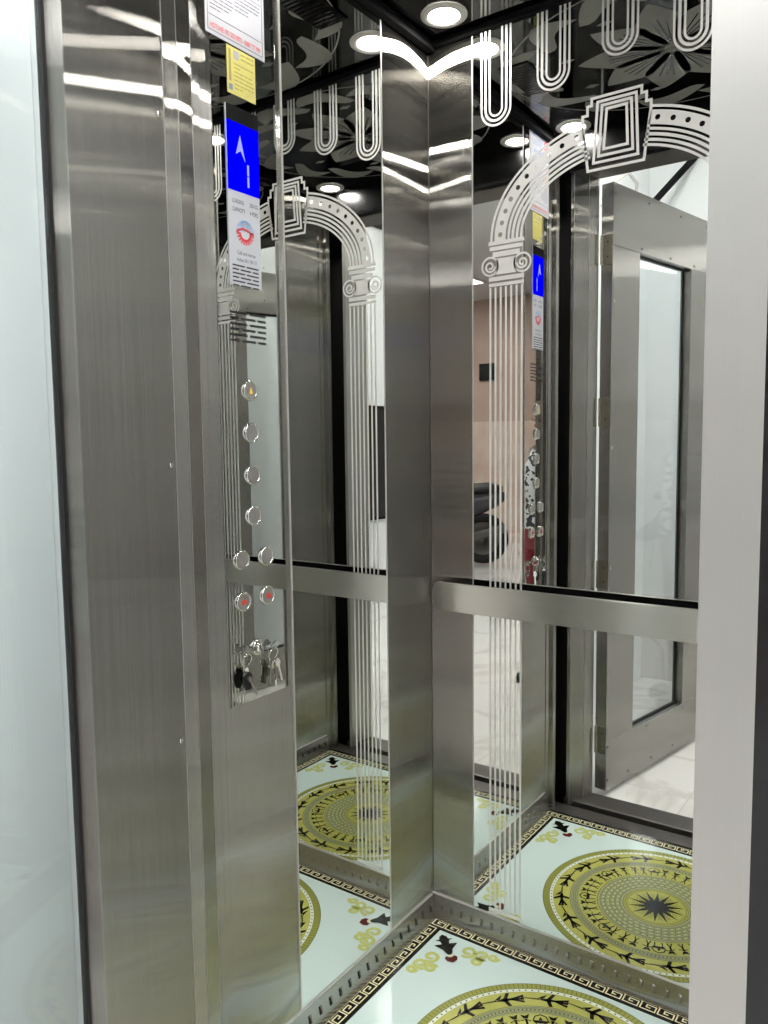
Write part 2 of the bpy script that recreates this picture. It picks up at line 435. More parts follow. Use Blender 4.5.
skirting('baseboard_right', lambda u, v, h: Vector((1 - h, -u, v)), .012, .749, .036, 'slotted steel skirting along the right wall')

# ================================================================== FLOOR with printed medallion
fl = MB()
fl.box((-.0, -.765, -.03), (1.0, .0, -.0002), MINT)
DZ = .00022
def fpoly(pts, lay, mat): fl.add([Vector((u, v, lay * DZ)) for u, v in pts], [list(range(len(pts)))], mat)
def fring(r0, r1, lay, mat, n=96, c=(.5, -.38)):
    vs = []; fs = []
    for i in range(n):
        t = 2 * PI * i / n
        vs += [Vector((c[0] + r0 * math.cos(t), c[1] + r0 * math.sin(t), lay * DZ)), Vector((c[0] + r1 * math.cos(t), c[1] + r1 * math.sin(t), lay * DZ))]
    for i in range(n):
        j = (i + 1) % n; fs.append((2*i, 2*i+1, 2*j+1, 2*j))
    fl.add(vs, fs, mat)
def frib(pts, w, lay, mat, closed=False):
    n = len(pts); P = [Vector(p) for p in pts]; L = []; R = []
    for i in range(n):
        a = P[i-1] if (closed or i) else P[0]; b = P[(i+1) % n] if (closed or i < n-1) else P[-1]
        d1 = P[i] - a; d2 = b - P[i]
        if d1.length < 1e-9: d1 = d2
        if d2.length < 1e-9: d2 = d1
        d1.normalize(); d2.normalize()
        n1 = Vector((-d1.y, d1.x)); mm = n1 + Vector((-d2.y, d2.x)); mm = mm.normalized() if mm.length > 1e-6 else n1
        k = w / 2 / max(.5, mm.dot(n1)); L.append(P[i] + mm * k); R.append(P[i] - mm * k)
    vs = [Vector((p.x, p.y, lay * DZ)) for p in L] + [Vector((p.x, p.y, lay * DZ)) for p in R]
    m = n if closed else n - 1
    fl.add(vs, [(i, i + n, (i + 1) % n + n, (i + 1) % n) for i in range(m)], mat)
# black border
bw = .054
for q in (((0,0),(1,0),(1,-bw),(0,-bw)), ((0,-.765),(1,-.765),(1,-.765+bw),(0,-.765+bw)), ((0,-bw),(bw,-bw),(bw,-.765+bw),(0,-.765+bw)), ((1-bw,-bw),(1,-bw),(1,-.765+bw),(1-bw,-.765+bw))):
    fpoly(q, 1, F_BLACK)
# greek key
def key_run(p0, d, inward, length):
    n = max(1, round(length / .040)); pitch = length / n
    d = Vector(d); q = Vector(inward); p0 = Vector(p0); h = .0240; s = pitch * .84
    for k in range(n):
        o = p0 + d * (k * pitch + pitch * .07)
        pts = [(-.14, 0), (0, 0), (0, 1), (1, 1), (1, .26), (.38, .26), (.38, .62), (.66, .62)]
        frib([tuple(o + d * (a * s) + q * (b * h)) for a, b in pts], .0031, 2, F_CREAM)
        frib([tuple(o + d * (a * s) + q * (b * h)) for a, b in ((0, 0), (1.0, 0))], .0024, 2, F_CREAM)
key_run((.018, -.0175), (1, 0), (0, -1), .964)
key_run((.018, -.7475), (1, 0), (0, 1), .964)
key_run((.0175, -.050), (0, -1), (1, 0), .665)
key_run((.9825, -.050), (0, -1), (-1, 0), .665)
# corner ornaments
def spiral(c, r0, r1, a0, turns, n=22):
    return [(c[0] + (r0 + (r1 - r0) * i / n) * math.cos(a0 + turns * 2 * PI * i / n), c[1] + (r0 + (r1 - r0) * i / n) * math.sin(a0 + turns * 2 * PI * i / n)) for i in range(n + 1)]
for sx in (1, -1):
    for sy in (1, -1):
        def T(u, v):                     # u along the diagonal from the corner, v across it
            x = (u + v) / math.sqrt(2); y = (u - v) / math.sqrt(2)
            return (x if sx > 0 else 1 - x, -y if sy > 0 else -.765 + y)
        leaf = [(.097, .0005), (.106, .010), (.116, .012), (.117, .023), (.124, .012), (.136, .010), (.137, .031), (.146, .024), (.160, .012), (.172, .009), (.181, .004)]
        for (a0, h0), (a1, h1) in zip(leaf, leaf[1:]): fpoly([T(a0, -h0), T(a1, -h1), T(a1, h1), T(a0, h0)], 3, F_BLACK)
        fpoly([T(.184, -.010), T(.190, -.004), T(.190, .004), T(.184, .010), T(.192, .017), T(.204, .013), T(.212, 0), T(.204, -.013), T(.192, -.017)], 3, F_RED)
        fpoly([T(.181, -.006), T(.186, -.009), T(.188, 0), T(.186, .009), T(.181, .006)], 4, F_CREAM)
        for m in (1, -1):
            for (cu, cv, r, tn) in ((.178, .049, .0185, 1.1), (.199, .080, .0165, -1.1), (.221, .060, .013, 1.2), (.213, .106, .0115, -1.0)):
                c0 = T(cu, cv * m)
                r *= 1.2
                frib(spiral(c0, r, r * .22, 2 * cu * 30, tn * 1.15), .0098, 1.6, F_OLIVE)
                frib(spiral(c0, r, r * .22, 2 * cu * 30, tn * 1.15), .0078, 2.2, F_LIME)
                frib(spiral(c0, r, r * .3, 2 * cu * 30, tn * 1.1), .0012, 2.8, F_OLIVE)
# medallion discs and rings
C0 = (.5, -.38)
fring(0, .312, 1, F_LINE); fring(.2935, .3105, 2, F_OLIVE)
for i in range(180):
    t = 2 * PI * i / 180; ca, sa = math.cos(t), math.sin(t)
    frib([(C0[0] + .2945 * ca, C0[1] + .2945 * sa), (C0[0] + .3095 * ca, C0[1] + .3095 * sa)], .0014, 3, F_LINE)
fring(.283, .2925, 2, F_PALE)
for i in range(120):
    t = 2 * PI * i / 120; ca, sa = math.cos(t), math.sin(t)
    frib([(C0[0] + .2855 * ca, C0[1] + .2855 * sa), (C0[0] + .2895 * ca, C0[1] + .2895 * sa)], .004, 3, F_LINE)
fring(.236, .2825, 2, F_YEL)
fring(.213, .2355, 2, F_GREY)
for r in (.2155, .2195, .226, .2300, .2345): fring(r, r + .0014, 3, F_LINE)
for i in range(150):
    t = 2 * PI * i / 150; fpoly([(C0[0] + .2235 * math.cos(t) + .0022 * math.cos(a), C0[1] + .2235 * math.sin(t) + .0022 * math.sin(a)) for a in [k * PI / 3 for k in range(6)]], 3, F_LINE)
fring(.160, .2125, 2, F_YEL)
fring(.088, .1595, 2, F_GREY)
for k, r in enumerate((.089, .096, .099, .109, .112, .122, .125, .136, .139, .149, .152, .158)): fring(r, r + .0013, 3, F_LINE)
for r, n, s in ((.1175, 80, .0028), (.1305, 90, .0024), (.144, 100, .0028), (.104, 70, .0024)):
    for i in range(n):
        t = 2 * PI * i / n; fpoly([(C0[0] + r * math.cos(t) + s * math.cos(a), C0[1] + r * math.sin(t) + s * math.sin(a)) for a in [k * PI / 2 for k in range(4)]], 3, F_LINE if i % 2 else F_LIME)
fring(0, .0875, 2, F_YEL); fring(.078, .0795, 3, F_LINE); fring(.083, .0845, 3, F_LINE)
for i in range(14):                      # fourteen-point star with ray hatching
    a = 2 * PI * i / 14; w = PI / 14
    pt = lambda r, t: (C0[0] + r * math.cos(t), C0[1] + r * math.sin(t))
    fpoly([pt(0, a), pt(.030, a - w), pt(.076, a), pt(.030, a + w)], 4, F_BLACK)
    for dr in (.046, .055, .064):
        frib([pt(dr, a + w * .55), pt(dr - .008, a + w), pt(dr, a + w * 1.45)], .0014, 3, F_LINE)
# flying long-billed birds around the outer yellow ring
def radial(rm, ang):
    ca, sa = math.cos(ang), math.sin(ang)
    # local: s tangential (counter-clockwise), r radial
    return lambda s, r: (C0[0] + (rm + r) * math.cos(ang + s / rm), C0[1] + (rm + r) * math.sin(ang + s / rm))
for k in range(16):
    T0 = radial(.259, 2 * PI * k / 16); T = lambda s_, r_: T0(s_ * 1.35, r_ * 1.12)
    fpoly([T(-.012, -.003), T(.004, -.005), T(.016, -.001), T(.004, .004), T(-.012, .003)], 4, F_BLACK)       # body
    fpoly([T(.014, -.002), T(.050, .005), T(.052, .007), T(.016, .002)], 4, F_BLACK)                          # bill
    fpoly([T(.010, .001), T(.018, .003), T(.002, .016), T(.006, .006)], 4, F_BLACK)                           # crest
    fpoly([T(-.004, 0), T(.004, 0), T(-.006, .019), T(-.012, .019)], 4, F_BLACK)                              # wing out
    fpoly([T(-.004, 0), T(.004, 0), T(-.002, -.019), T(-.009, -.019)], 4, F_BLACK)                            # wing in
    for q in (-.009, 0, .009): fpoly([T(-.010, -.0022), T(-.010, .0022), T(-.034, q + .003), T(-.034, q - .003)], 4, F_BLACK)   # tail
# small dancing figures and stilt houses around the inner yellow ring
for k in range(40):
    ang = 2 * PI * k / 40; T0 = radial(.186, ang); T = lambda s_, r_: T0(s_ * 1.12, r_ * 1.12); kind = k % 10
    if kind in (3, 8):
        fpoly([T(-.012, -.004), T(.012, -.004), T(.016, .004), T(-.016, .004)], 4, F_BLACK)
        frib([T(-.015, .004), T(-.010, .015), T(0, .020), T(.010, .015), T(.015, .004)], .003, 4, F_BLACK)
        frib([T(-.009, -.004), T(-.009, -.019)], .0028, 4, F_BLACK); frib([T(.009, -.004), T(.009, -.019)], .0028, 4, F_BLACK)
        fpoly([T(-.004, .004), T(.004, .004), T(0, .014)], 4, F_BLACK)
    else:
        j = random.uniform(-.003, .003)
        frib([T(j, -.006), T(j, .007)], .0052, 4, F_BLACK)
        frib([T(j, -.005), T(j - .006, -.019)], .0030, 4, F_BLACK); frib([T(j, -.005), T(j + .006, -.019)], .0030, 4, F_BLACK)
        frib([T(j, .005), T(j + .011, .000 + random.uniform(0, .01))], .0026, 4, F_BLACK); frib([T(j, .005), T(j - .009, .002)], .0026, 4, F_BLACK)
        fpoly([T(j - .004, .008), T(j + .004, .008), T(j + .009, .019), T(j, .016), T(j - .008, .021)], 4, F_BLACK)
struct(fl.build('floor', recalc=False), 'pale mint lift floor printed with a yellow drum medallion and key border')

# sills
struct(MB().box((-.02, -.836, -.03), (1.02, -.766, -.001), STEEL_DARK).build('trim_8', bevel=.002), 'dark steel sill of the car')
b = MB(); b.box((.03, -.952, -.03), (.97, -.850, .012), STEEL_DARK)
struct(b.build('trim_9', bevel=.003), 'dark steel landing threshold')

# ================================================================== MIRRORS
mp = empty('mirror_panel', (.5, -.002, .066), 'large mirror on the back wall etched with an arch, keystone and column', 'mirror')
X0, X1 = .128, .872
MB().box((X0, -.0022, .066), (X1, -.0002, H - .001), MIRROR).build('mirror_sheet', mp)
e = MB()
for x in (X0, X1): e.box((x - .0016, -.0028, .066), (x + .0016, -.0002, H - .016), EDGE)
e.build('edge_strip', mp)
HB, HT = .0021, .0027
g = MB()
def hairpin(xc, zb):
    for r, w in ((.0385, .0048), (.0275, .0060), (.0165, .0048)):
        zc = zb + .0385
        pts = [(xc - r, H - .016), (xc - r, zc + .0005)] + arc(xc, zc, r, PI, 2 * PI, 20) + [(xc + r, zc + .0005), (xc + r, H - .016)]
        g.ribbon(pts, w, FN_BACK, HB, HT, ETCH)
for xc, zb in ((.192, 2.062), (.338, 2.107), (.492, 2.141), (.645, 2.107), (.795, 2.062)): hairpin(xc, zb)
AX, AZ = .490, 1.790
EB = .0775
def earc(r, a0, a1, n): return [(AX + r * math.cos(a0 + (a1 - a0) * i / n), AZ + (r - EB) * math.sin(a0 + (a1 - a0) * i / n)) for i in range(n + 1)]
# keystone: nested outlines with a stepped top
def keystone(k, w):
    o = k
    P = [(.541 - o, 2.0625 - o), (.430 + o, 2.0625 - o), (.430 + o, 2.0475 - o), (.4205 + o, 2.0475 - o), (.4205 + o, 2.0285 - o), (.4095 + o, 2.0285 - o), (.4095 + o, 2.012 - o * .6),
         (.4225 + o, 1.9075 + o), (.548 - o, 1.9075 + o), (.5615 - o, 2.012 - o * .6), (.5615 - o, 2.0285 - o), (.5515 - o, 2.0285 - o), (.5515 - o, 2.0475 - o), (.541 - o, 2.0475 - o)]
    g.ribbon(P, w, FN_BACK, HB, HT, ETCH, True)
keystone(0.0, .0058)
for o, w in ((.013, .0058), (.0245, .0058), (.036, .0056)):
    P = [(.541 - o * .9, 2.0625 - o * .8), (.432 + o * .9, 2.0625 - o * .8), (.4225 + o, 1.9075 + o * 1.15), (.548 - o, 1.9075 + o * 1.15)]
    g.ribbon(P, w, FN_BACK, HB, HT, ETCH, True)
# arch bands with the keystone cut out
a_left = math.acos((.412 - AX) / .29); a_right = math.acos((.560 - AX) / .29)
BANDS = [(.3125, .3070), (.2665, .2610), (.2560, .2495), (.2445, .2385), (.2335, .2280)]
for a0, a1 in ((PI, a_left), (a_right, 0)):
    n = 40
    for ro, ri in BANDS:
        g.strip(earc(ro, a0, a1, n), earc(ri, a0, a1, n), FN_BACK, HB, HT, ETCH)
    # dotted band: built as cells with a round hole left clear
    ro, ri = .3015, .2720; rm = (ro + ri) / 2; sp = .0345
    nd = int(abs(a1 - a0) * rm / sp); da = (a1 - a0) / nd
    for k in range(nd):
        s0 = a0 + da * k; q = 8
        A_, B_ = earc(ro, s0, s0 + da, q), earc(ri, s0 + da, s0, q)
        mid = lambda p, r_: [(p[0] + (r_[0] - p[0]) * f_ / 6, p[1] + (r_[1] - p[1]) * f_ / 6) for f_ in range(1, 6)]
        outer = A_ + mid(A_[-1], B_[0]) + B_ + mid(B_[-1], A_[0])
        cc = (AX + rm * math.cos(s0 + da / 2), AZ + (rm - EB) * math.sin(s0 + da / 2))
        hole = []
        for p in outer:
            d = Vector(p) - Vector(cc); d.normalize(); hole.append((cc[0] + d.x * .0058, cc[1] + d.y * .0058))
        g.strip(outer, hole, FN_BACK, HB, HT, ETCH, True)
# columns
for xl, xr in ((.1775, .2620), (AX * 2 - .2620, AX * 2 - .1775)):
    xm = (xl + xr) / 2; ww = xr - xl
    nfl = 7
    for k in range(nfl):
        x = xl + ww * (k + .0) / (nfl - 1) * 1.0
        g.box((x - .0025, -HT, .085), (x + .0025, -HB, 1.680), ETCH)
    # capital
    g.box((xl - .004, -HT, 1.682), (xr + .004, -HB, 1.690), ETCH)
    g.box((xl - .004, -HT, 1.695), (xr + .004, -HB, 1.705), ETCH)
    g.box((xl + .016, -HT, 1.710), (xr - .016, -HB, 1.748), ETCH)
    g.box((xl + .006, -HT, 1.752), (xr - .006, -HB, 1.764), ETCH)
    g.box((xl - .002, -HT, 1.768), (xr + .002, -HB, 1.777), ETCH)
    g.prism([(xl - .006, 1.781), (xr + .006, 1.781), (xr + .004, 1.790), (xl - .004, 1.790)], FN_BACK, HB, HT, ETCH)
    for m in (-1, 1):
        cxx = xm + m * (ww / 2 + .001); czz = 1.731
        g.ribbon(arc(cxx, czz, .0215, 0, 2 * PI, 28)[:-1], .0046, FN_BACK, HB, HT, ETCH, True)
        sp_ = [(cxx + m * (.0145 - .010 * i / 20) * math.cos(PI + i * .42), czz + (.0145 - .010 * i / 20) * math.sin(PI + i * .42)) for i in range(21)]
        g.ribbon(sp_, .0044, FN_BACK, HB, HT, ETCH)
    # base
    g.box((xl - .004, -HT, .072), (xr + .004, -HB, .081), ETCH)
g.build('etched_pattern', mp)

ml = empty('mirror_panel', (.001, -.38, .066), 'plain narrow mirror on the left wall between corner panel and control panel', 'mirror')
MB().box((.0002, -.5545, .066), (.0022, -.2095, H - .024), MIRROR).build('mirror_sheet', ml)
e = MB()
for y in (-.5548, -.2092): e.box((.0002, y - .0016, .066), (.0032, y + .0016, H - .024), EDGE)
e.build('edge_strip', ml)

mr_ = empty('mirror_panel', (.999, -.355, .066), 'plain mirror on the right wall, facing the control panel', 'mirror')
MB().box((.9978, -.500, .066), (.9998, -.2095, H - .024), MIRROR).build('mirror_sheet', mr_)
e = MB()
for y in (-.5003, -.2092): e.box((.9968, y - .0016, .066), (.9998, y + .0016, H - .024), EDGE)
e.build('edge_strip', mr_)

# ================================================================== HANDRAIL
hr = empty('handrail', (.5, -.03, .872), 'brushed steel handrail bar across the back wall mirror', 'handrail')
r = MB()
zc, hh_, th = .908, .0365, .012
plan = [(.019, -.026), (.064, -.052), (.936, -.052), (.981, -.026)]
# flat bar following the plan, ends rounded in elevation
def bar_ring(x, y, nx, ny, half):
    return [Vector((x, y, zc - half)), Vector((x, y, zc + half)), Vector((x - nx * th, y - ny * th, zc + half)), Vector((x - nx * th, y - ny * th, zc - half))]
rings = []
for t in (0, .08, .2, .35, .55, .8, 1):
    x = plan[0][0] + (plan[1][0] - plan[0][0]) * t; y = plan[0][1] + (plan[1][1] - plan[0][1]) * t
    half = hh_ * math.sqrt(max(.06, 1 - (1 - min(1, t / .6)) ** 2)); rings.append(bar_ring(x, y, -.35, -.94, half) if t < 1 else bar_ring(x, y, -.1, -.995, half))
R2 = []
for rg, t in zip(rings, (0, .08, .2, .35, .55, .8, 1)):
    R2.append([Vector((1 - p.x, p.y, p.z)) for p in rg])
rings = rings + R2[::-1]
r.loft(rings, STEEL_RAIL, smooth=False)
r.build('bar', hr, bevel=.001)
MB().box((.060, -.0398, zc - .0355), (.940, -.0385, zc + .0362), MATTE).build('shade_strip', hr)  # black strip stands in for the shade in the rail's hollow back
for x in (.042, .5, .958):
    k = MB(); k.tube([(x, -.0025 if .128 < x < .872 else 0, zc), (x, -.0385 if .05 < x < .95 else -.026, zc)], .010, CHROME, 14)
    k.lathe([(.019, .0), (.019, .004), (.011, .005)], lambda u, v, h, x=x: Vector((x + u, -.0028 - h, zc + v)), CHROME, 20)
    k.build('bracket', hr)

# ================================================================== CONTROL PANEL
cp = empty('control_panel', (.0, -.653, .066), 'tall mirror-finish control panel with buttons and blue display on the left wall', 'control panel')
MB().box((-.028, -.7515, .066), (.0006, -.5570, H - .024), STEEL).build('faceplate', cp)
MB().box((.0006, -.7400, .799), (.0026, -.5720, H - .024), MIRROR_PLATE).build('mirror_plate', cp, bevel=.0006)
PF = .0027
# speaker slots in the plate
def slots(mb, yl, yr, zt, rows, pitch, hgt, h, mat):
    w = yr - yl
    for k in range(rows):
        z = zt - k * pitch
        cells = [(0, .47), (.53, 1)] if k % 2 == 0 else [(0, .24), (.30, .70), (.76, 1)]
        for a, b2 in cells:
            u0, u1 = yl + w * a, yl + w * b2; rr = hgt / 2
            pts = arc(u1 - rr, z, rr, -PI / 2, PI / 2, 6) + arc(u0 + rr, z, rr, PI / 2, 3 * PI / 2, 6)
            mb.prism(pts, FN_LEFT, h - .0004, h, mat)
sg = MB(); slots(sg, -.710, -.614, 1.553, 6, .0104, .0046, PF + .0003, BLACK); sg.build('speaker_grille', cp)
# indicator
ind = MB(); ind.box((.0026, -.708, 1.602), (.0050, -.625, 1.929), PANEL_WHITE); ind = ind.build('indicator_panel', cp, bevel=.001)
IH = .0051
def ib(y0, y1, z0, z1, mat, h=IH, d=.0006): return MB().box((h - .0003, y0, z0), (h + d, y1, z1), mat)
ib(-.7075, -.6255, 1.900, 1.9285, MATTE).build('black_header', ind)
s = ib(-.7075, -.6255, 1.776, 1.9000, SCREEN); 
hs = IH + .0007
s.prism([(-.6745, 1.879), (-.6860, 1.843), (-.6735, 1.851), (-.6620, 1.834)], FN_LEFT, hs - .0001, hs + .0002, SCREEN_MARK)
for za, zb in ((1.8105, 1.7905), ): pass
for za, zb in ((1.8105, 1.8300), (1.7890, 1.8085)):
    s.box((hs - .0001, -.6575, za), (hs + .0002, -.6530, zb), SCREEN_MARK)
s.build('display_screen', ind)
tx = MB()
for t, y, z, w in (('LOADING', -.683, 1.757, .030), ('350 KG', -.642, 1.757, .022), ('CAPACITY', -.682, 1.742, .033), ('4 PERS', -.642, 1.742, .022)):
    text_into(tx, t, FN_LEFT, y, z, .0105, GREY_INK, IH, IH + .0003, width=w)
text_into(tx, 'Call and rescue', FN_LEFT, -.665, 1.664, .0095, GREY_INK, IH, IH + .0003, width=.048)
text_into(tx, 'Hotline: 0911 709 117', FN_LEFT, -.664, 1.651, .0095, GREY_INK, IH, IH + .0003, width=.052)
# round gear emblem
ec, ez, er = -.6665, 1.703, .0225
tx.strip(arc(ec, ez, er * .74, PI * 1.02, PI * 2.06, 24), arc(ec, ez, er * .52, PI * 1.02, PI * 2.06, 24), FN_LEFT, IH, IH + .0003, RED)
for k in range(11):
    a = PI * 1.05 + PI * .98 * k / 10
    tx.ribbon([(ec + er * .72 * math.cos(a), ez + er * .72 * math.sin(a)), (ec + er * 1.0 * math.cos(a), ez + er * 1.0 * math.sin(a))], er * .16, FN_LEFT, IH, IH + .0003, RED)
tx.strip(arc(ec, ez + er * .06, er * .98, .02, PI - .02, 24), arc(ec, ez + er * .06, er * .88, .02, PI - .02, 24), FN_LEFT, IH, IH + .0003, LBLUE)
for rr in (.30, .60): tx.ribbon([(ec + er * rr * math.cos(a), ez + er * .06 + er * .92 * math.sin(a)) for a in [PI * i / 16 for i in range(17)]], er * .06, FN_LEFT, IH, IH + .0003, LBLUE)
for zz, hw in ((.55, .78), (.75, .6)): tx.ribbon([(ec - er * hw, ez + er * zz), (ec + er * hw, ez + er * zz)], er * .06, FN_LEFT, IH, IH + .0003, LBLUE)
tx.strip([(ec - er * 1.02, ez + er * .12), (ec - er * .3, ez + er * .42), (ec + er * .4, ez + er * .30), (ec + er * 1.02, ez + er * .02)], [(ec - er * 1.0, ez - er * .10), (ec - er * .3, ez + er * .22), (ec + er * .4, ez + er * .12), (ec + er * 1.0, ez - er * .10)], FN_LEFT, IH, IH + .0003, RED)
tx.build('printed_text', ind, recalc=False)
sl = MB(); slots(sl, -.702, -.633, 1.640, 6, .0073, .0026, IH + .0003, BLACK); sl.build('speaker_slots', ind)
# push buttons
def button(y, z, mark=None):
    b = MB(); fn = lambda u, v, h: Vector((PF + h, y + u, z + v))
    b.lathe([(.0195, 0), (.0195, .003), (.0185, .0046), (.0168, .0052), (.0152, .0046), (.0150, .0024)], fn, CHROME, 32, cap=False)
    b = b.build('push_button', cp)
    k = MB(); k.lathe([(.0150, .0025), (.0150, .0036), (.013, .0040), (.006, .0032), (0, .003)], fn, BTN, 28); k.build('button_cap', b)
    if mark:
        q = MB()
        if mark == 'amber':
            q.prism([(y - .0045, z - .006), (y + .0045, z - .006), (y, z + .007)], FN_LEFT, PF + .0042, PF + .0046, AMBER)
        else:
            q.prism([(y - .007, z - .005), (y + .006, z - .005), (y + .006, z + .001), (y, z + .006), (y - .007, z + .002)], FN_LEFT, PF + .0042, PF + .0046, RED_MARK)
        q.build('lit_symbol', b)
for y, z, mk in ((-.664, 1.408, 'amber'), (-.663, 1.327, None), (-.662, 1.245, None), (-.662, 1.165, None), (-.698, 1.082, None), (-.630, 1.081, None), (-.697, 1.000, 'red'), (-.629, 1.002, 'red')):
    button(y, z, mk)
ks = MB(); ky, kz = -.662, .903
fn = lambda u, v, h: Vector((PF + h, ky + u, kz + v))
ks.lathe([(.0165, 0), (.0165, .004), (.0145, .007), (.0115, .007), (.0105, .005), (.0085, .005), (.0085, .011), (0, .011)], fn, CHROME, 28)
ks.box((PF + .0110, ky - .001, kz - .006), (PF + .0114, ky + .001, kz + .006), BLACK); ks.build('key_switch', cp)
# small screw holes beside the indicator
for z in (1.648, 1.585): MB().prism(arc(-.6165, z, .0018, 0, 2 * PI, 10)[:-1], FN_LEFT, PF - .0002, PF + .0003, BLACK).build('screw_hole', cp)

# keys hanging from the switch
def key(mb, P, d, mat, L=.045, bow=.011):
    """flat key: bow, shank and bit from P along d"""
    P = Vector(P); d = Vector(d).normalized(); n = Vector((1, .25, 0)).normalized(); s_ = d.cross(n).normalized()
    F = lambda u, v, h: P + d * u + s_ * v + n * h
    mb.prism([(0 + bow + bow * math.cos(a), bow * .9 * math.sin(a)) for a in [2 * PI * i / 16 for i in range(16)]], F, -.001, .001, mat)
    mb.prism([(bow * 1.8, -.003), (L, -.003), (L + .003, 0), (L, .003), (L - .004, .0045), (L - .008, .003), (L - .012, .0045), (L - .016, .003), (bow * 1.8, .003)], F, -.0008, .0008, mat)
def keyring(mb, c, r, mat, ax=0):
    pts = []
    for i in range(21):
        a = 2 * PI * i / 20; pts.append((c[0] + (.3 * r * math.sin(a)), c[1] + r * math.cos(a), c[2] + r * math.sin(a)))
    mb.tube(pts, .0011, mat, 6, caps=False)
k1 = empty('key_bunch', (.018, -.698, .855), 'small key bunch with black plastic key head hanging left of the key switch', 'keys')
m = MB(); m.box((.0135, -.701, .9005), (.0155, -.6735, .9095), CHROME); m.prism([(-.712, .905), (-.703, .893), (-.694, .905), (-.703, .917)], FN_LEFT, .0128, .0165, CHROME); m.build('lock_key', k1, bevel=.0006)
m = MB(); keyring(m, (.0150, -.703, .8870), .0125, CHROME); m.build('ring', k1)
m = MB(); key(m, (.0135, -.704, .8730), (.0, .05, -1), CHROME, .030, .008); m.build('key', k1)
m = MB(); m.prism([(-.716, .846), (-.709, .829), (-.697, .828), (-.690, .842), (-.692, .860), (-.704, .866), (-.715, .858)], FN_LEFT, .0125, .0185, BLACK); kb = m.build('key_head', k1, bevel=.0015); kb['label'] = 'black plastic key head'
m = MB(); key(m, (.0205, -.705, .856), (.1, .45, -1), CHROME, .042, .006); m.build('key', k1)
k2 = empty('key_bunch', (.018, -.625, .845), 'bunch of silver keys hanging right of the key switch', 'keys')
m = MB(); m.box((.0135, -.6505, .8965), (.0155, -.630, .9045), CHROME); m.prism([(-.640, .900), (-.628, .891), (-.610, .899), (-.620, .909)], FN_LEFT, .0128, .0165, CHROME); m.build('lock_key', k2, bevel=.0006)
m = MB(); keyring(m, (.0150, -.629, .8830), .0125, CHROME); m.build('ring', k2)
for i, (dy, dd, L) in enumerate(((-.633, (.0, -.16, -1), .050), (-.627, (.05, .0, -1), .056), (-.622, (.1, .16, -1), .046))):
    m = MB(); key(m, (.0125 + .003 * i, dy, .8735), dd, CHROME, L, .009); m.build('key', k2)
m = MB(); keyring(m, (.0175, -.6275, .862), .009, CHROME); m.build('ring', k2)

# ---- notices on the panel
np_ = empty('notice_sheet', (.003, -.675, 2.037), 'laminated white notice with red hotline text on top of the control panel', 'notice')
NH0, NH = .0027, .0034
m = MB(); m.box((NH0, -.7500, 2.037), (NH, -.600, 2.290), PAPER); sheet = m.build('sheet', np_)
t = MB(); Q = NH + .0003
t.ribbon([(-.744, 2.044), (-.606, 2.044), (-.606, 2.284), (-.744, 2.284)], .0010, FN_LEFT, NH, Q, GREY_INK, True)
text_into(t, 'HOTLINE: 092 502 0973 - 0888 777 999', FN_LEFT, -.675, 2.0525, .0125, RED, NH, Q, width=.126)
def para(mb, y0, y1, z0, z1, step, mat, words=True, hgt=.0016):
    z = z1
    while z > z0:
        y = y0; ye = y1 - random.choice((0, 0, .01, .03))
        while y < ye - .004:
            w = random.uniform(.006, .016); mb.prism([(y, z), (min(y + w, ye), z), (min(y + w, ye), z + hgt), (y, z + hgt)], FN_LEFT, NH, Q, mat); y += w + .0022
        z -= step
para(t, -.738, -.680, 2.076, 2.128, .0066, GREY_INK); para(t, -.676, -.612, 2.100, 2.128, .0066, GREY_INK)
t.ribbon([(-.742, 2.136), (-.608, 2.136)], .0009, FN_LEFT, NH, Q, GREY_INK); t.ribbon([(-.742, 2.070), (-.608, 2.070)], .0009, FN_LEFT, NH, Q, GREY_INK)
para(t, -.700, -.612, 2.140, 2.190, .0066, GREY_INK); para(t, -.738, -.708, 2.140, 2.190, .0066, RED)
t.ribbon([(-.704, 2.136), (-.704, 2.196)], .0009, FN_LEFT, NH, Q, GREY_INK); t.ribbon([(-.742, 2.196), (-.608, 2.196)], .0009, FN_LEFT, NH, Q, GREY_INK)
text_into(t, 'HƯỚNG DẪN', FN_LEFT, -.675, 2.224, .019, BLUE, NH, Q, width=.085)
text_into(t, 'SỬ DỤNG THANG MÁY', FN_LEFT, -.675, 2.206, .0105, LBLUE, NH, Q, width=.105)
para(t, -.700, -.612, 2.242, 2.276, .0075, BLUE)
t.prism(arc(-.722, 2.260, .014, 0, 2 * PI, 20)[:-1], FN_LEFT, NH, Q - .0001, RED); t.prism(arc(-.722, 2.260, .008, 0, 2 * PI, 16)[:-1], FN_LEFT, NH, Q, PAPER)
t.build('printed_text', sheet, recalc=False)
ys = empty('sticker', (.003, -.664, 1.950), 'small yellow inspection sticker below the white notice', 'sticker')
m = MB(); m.box((.0027, -.7000, 1.950), (.0032, -.627, 2.0335), YELLOW); st = m.build('label_sheet', ys)
t = MB(); NH, Q = .0032, .0035
t.box((NH, -.683, 2.014), (Q, -.669, 2.029), principled('grey stamp', (.52, .50, .52), .5)); t.box((NH, -.696, 1.956), (Q, -.687, 1.967), principled('blue grey stamp', (.25, .33, .45), .5))
t.box((NH, -.695, 1.972), (Q, -.690, 2.028), OLIVE_INK)
para(t, -.682, -.632, 1.958, 2.005, .0072, OLIVE_INK, hgt=.0014); para(t, -.664, -.632, 2.012, 2.026, .008, OLIVE_INK, hgt=.002)
t.build('printed_text', st, recalc=False)

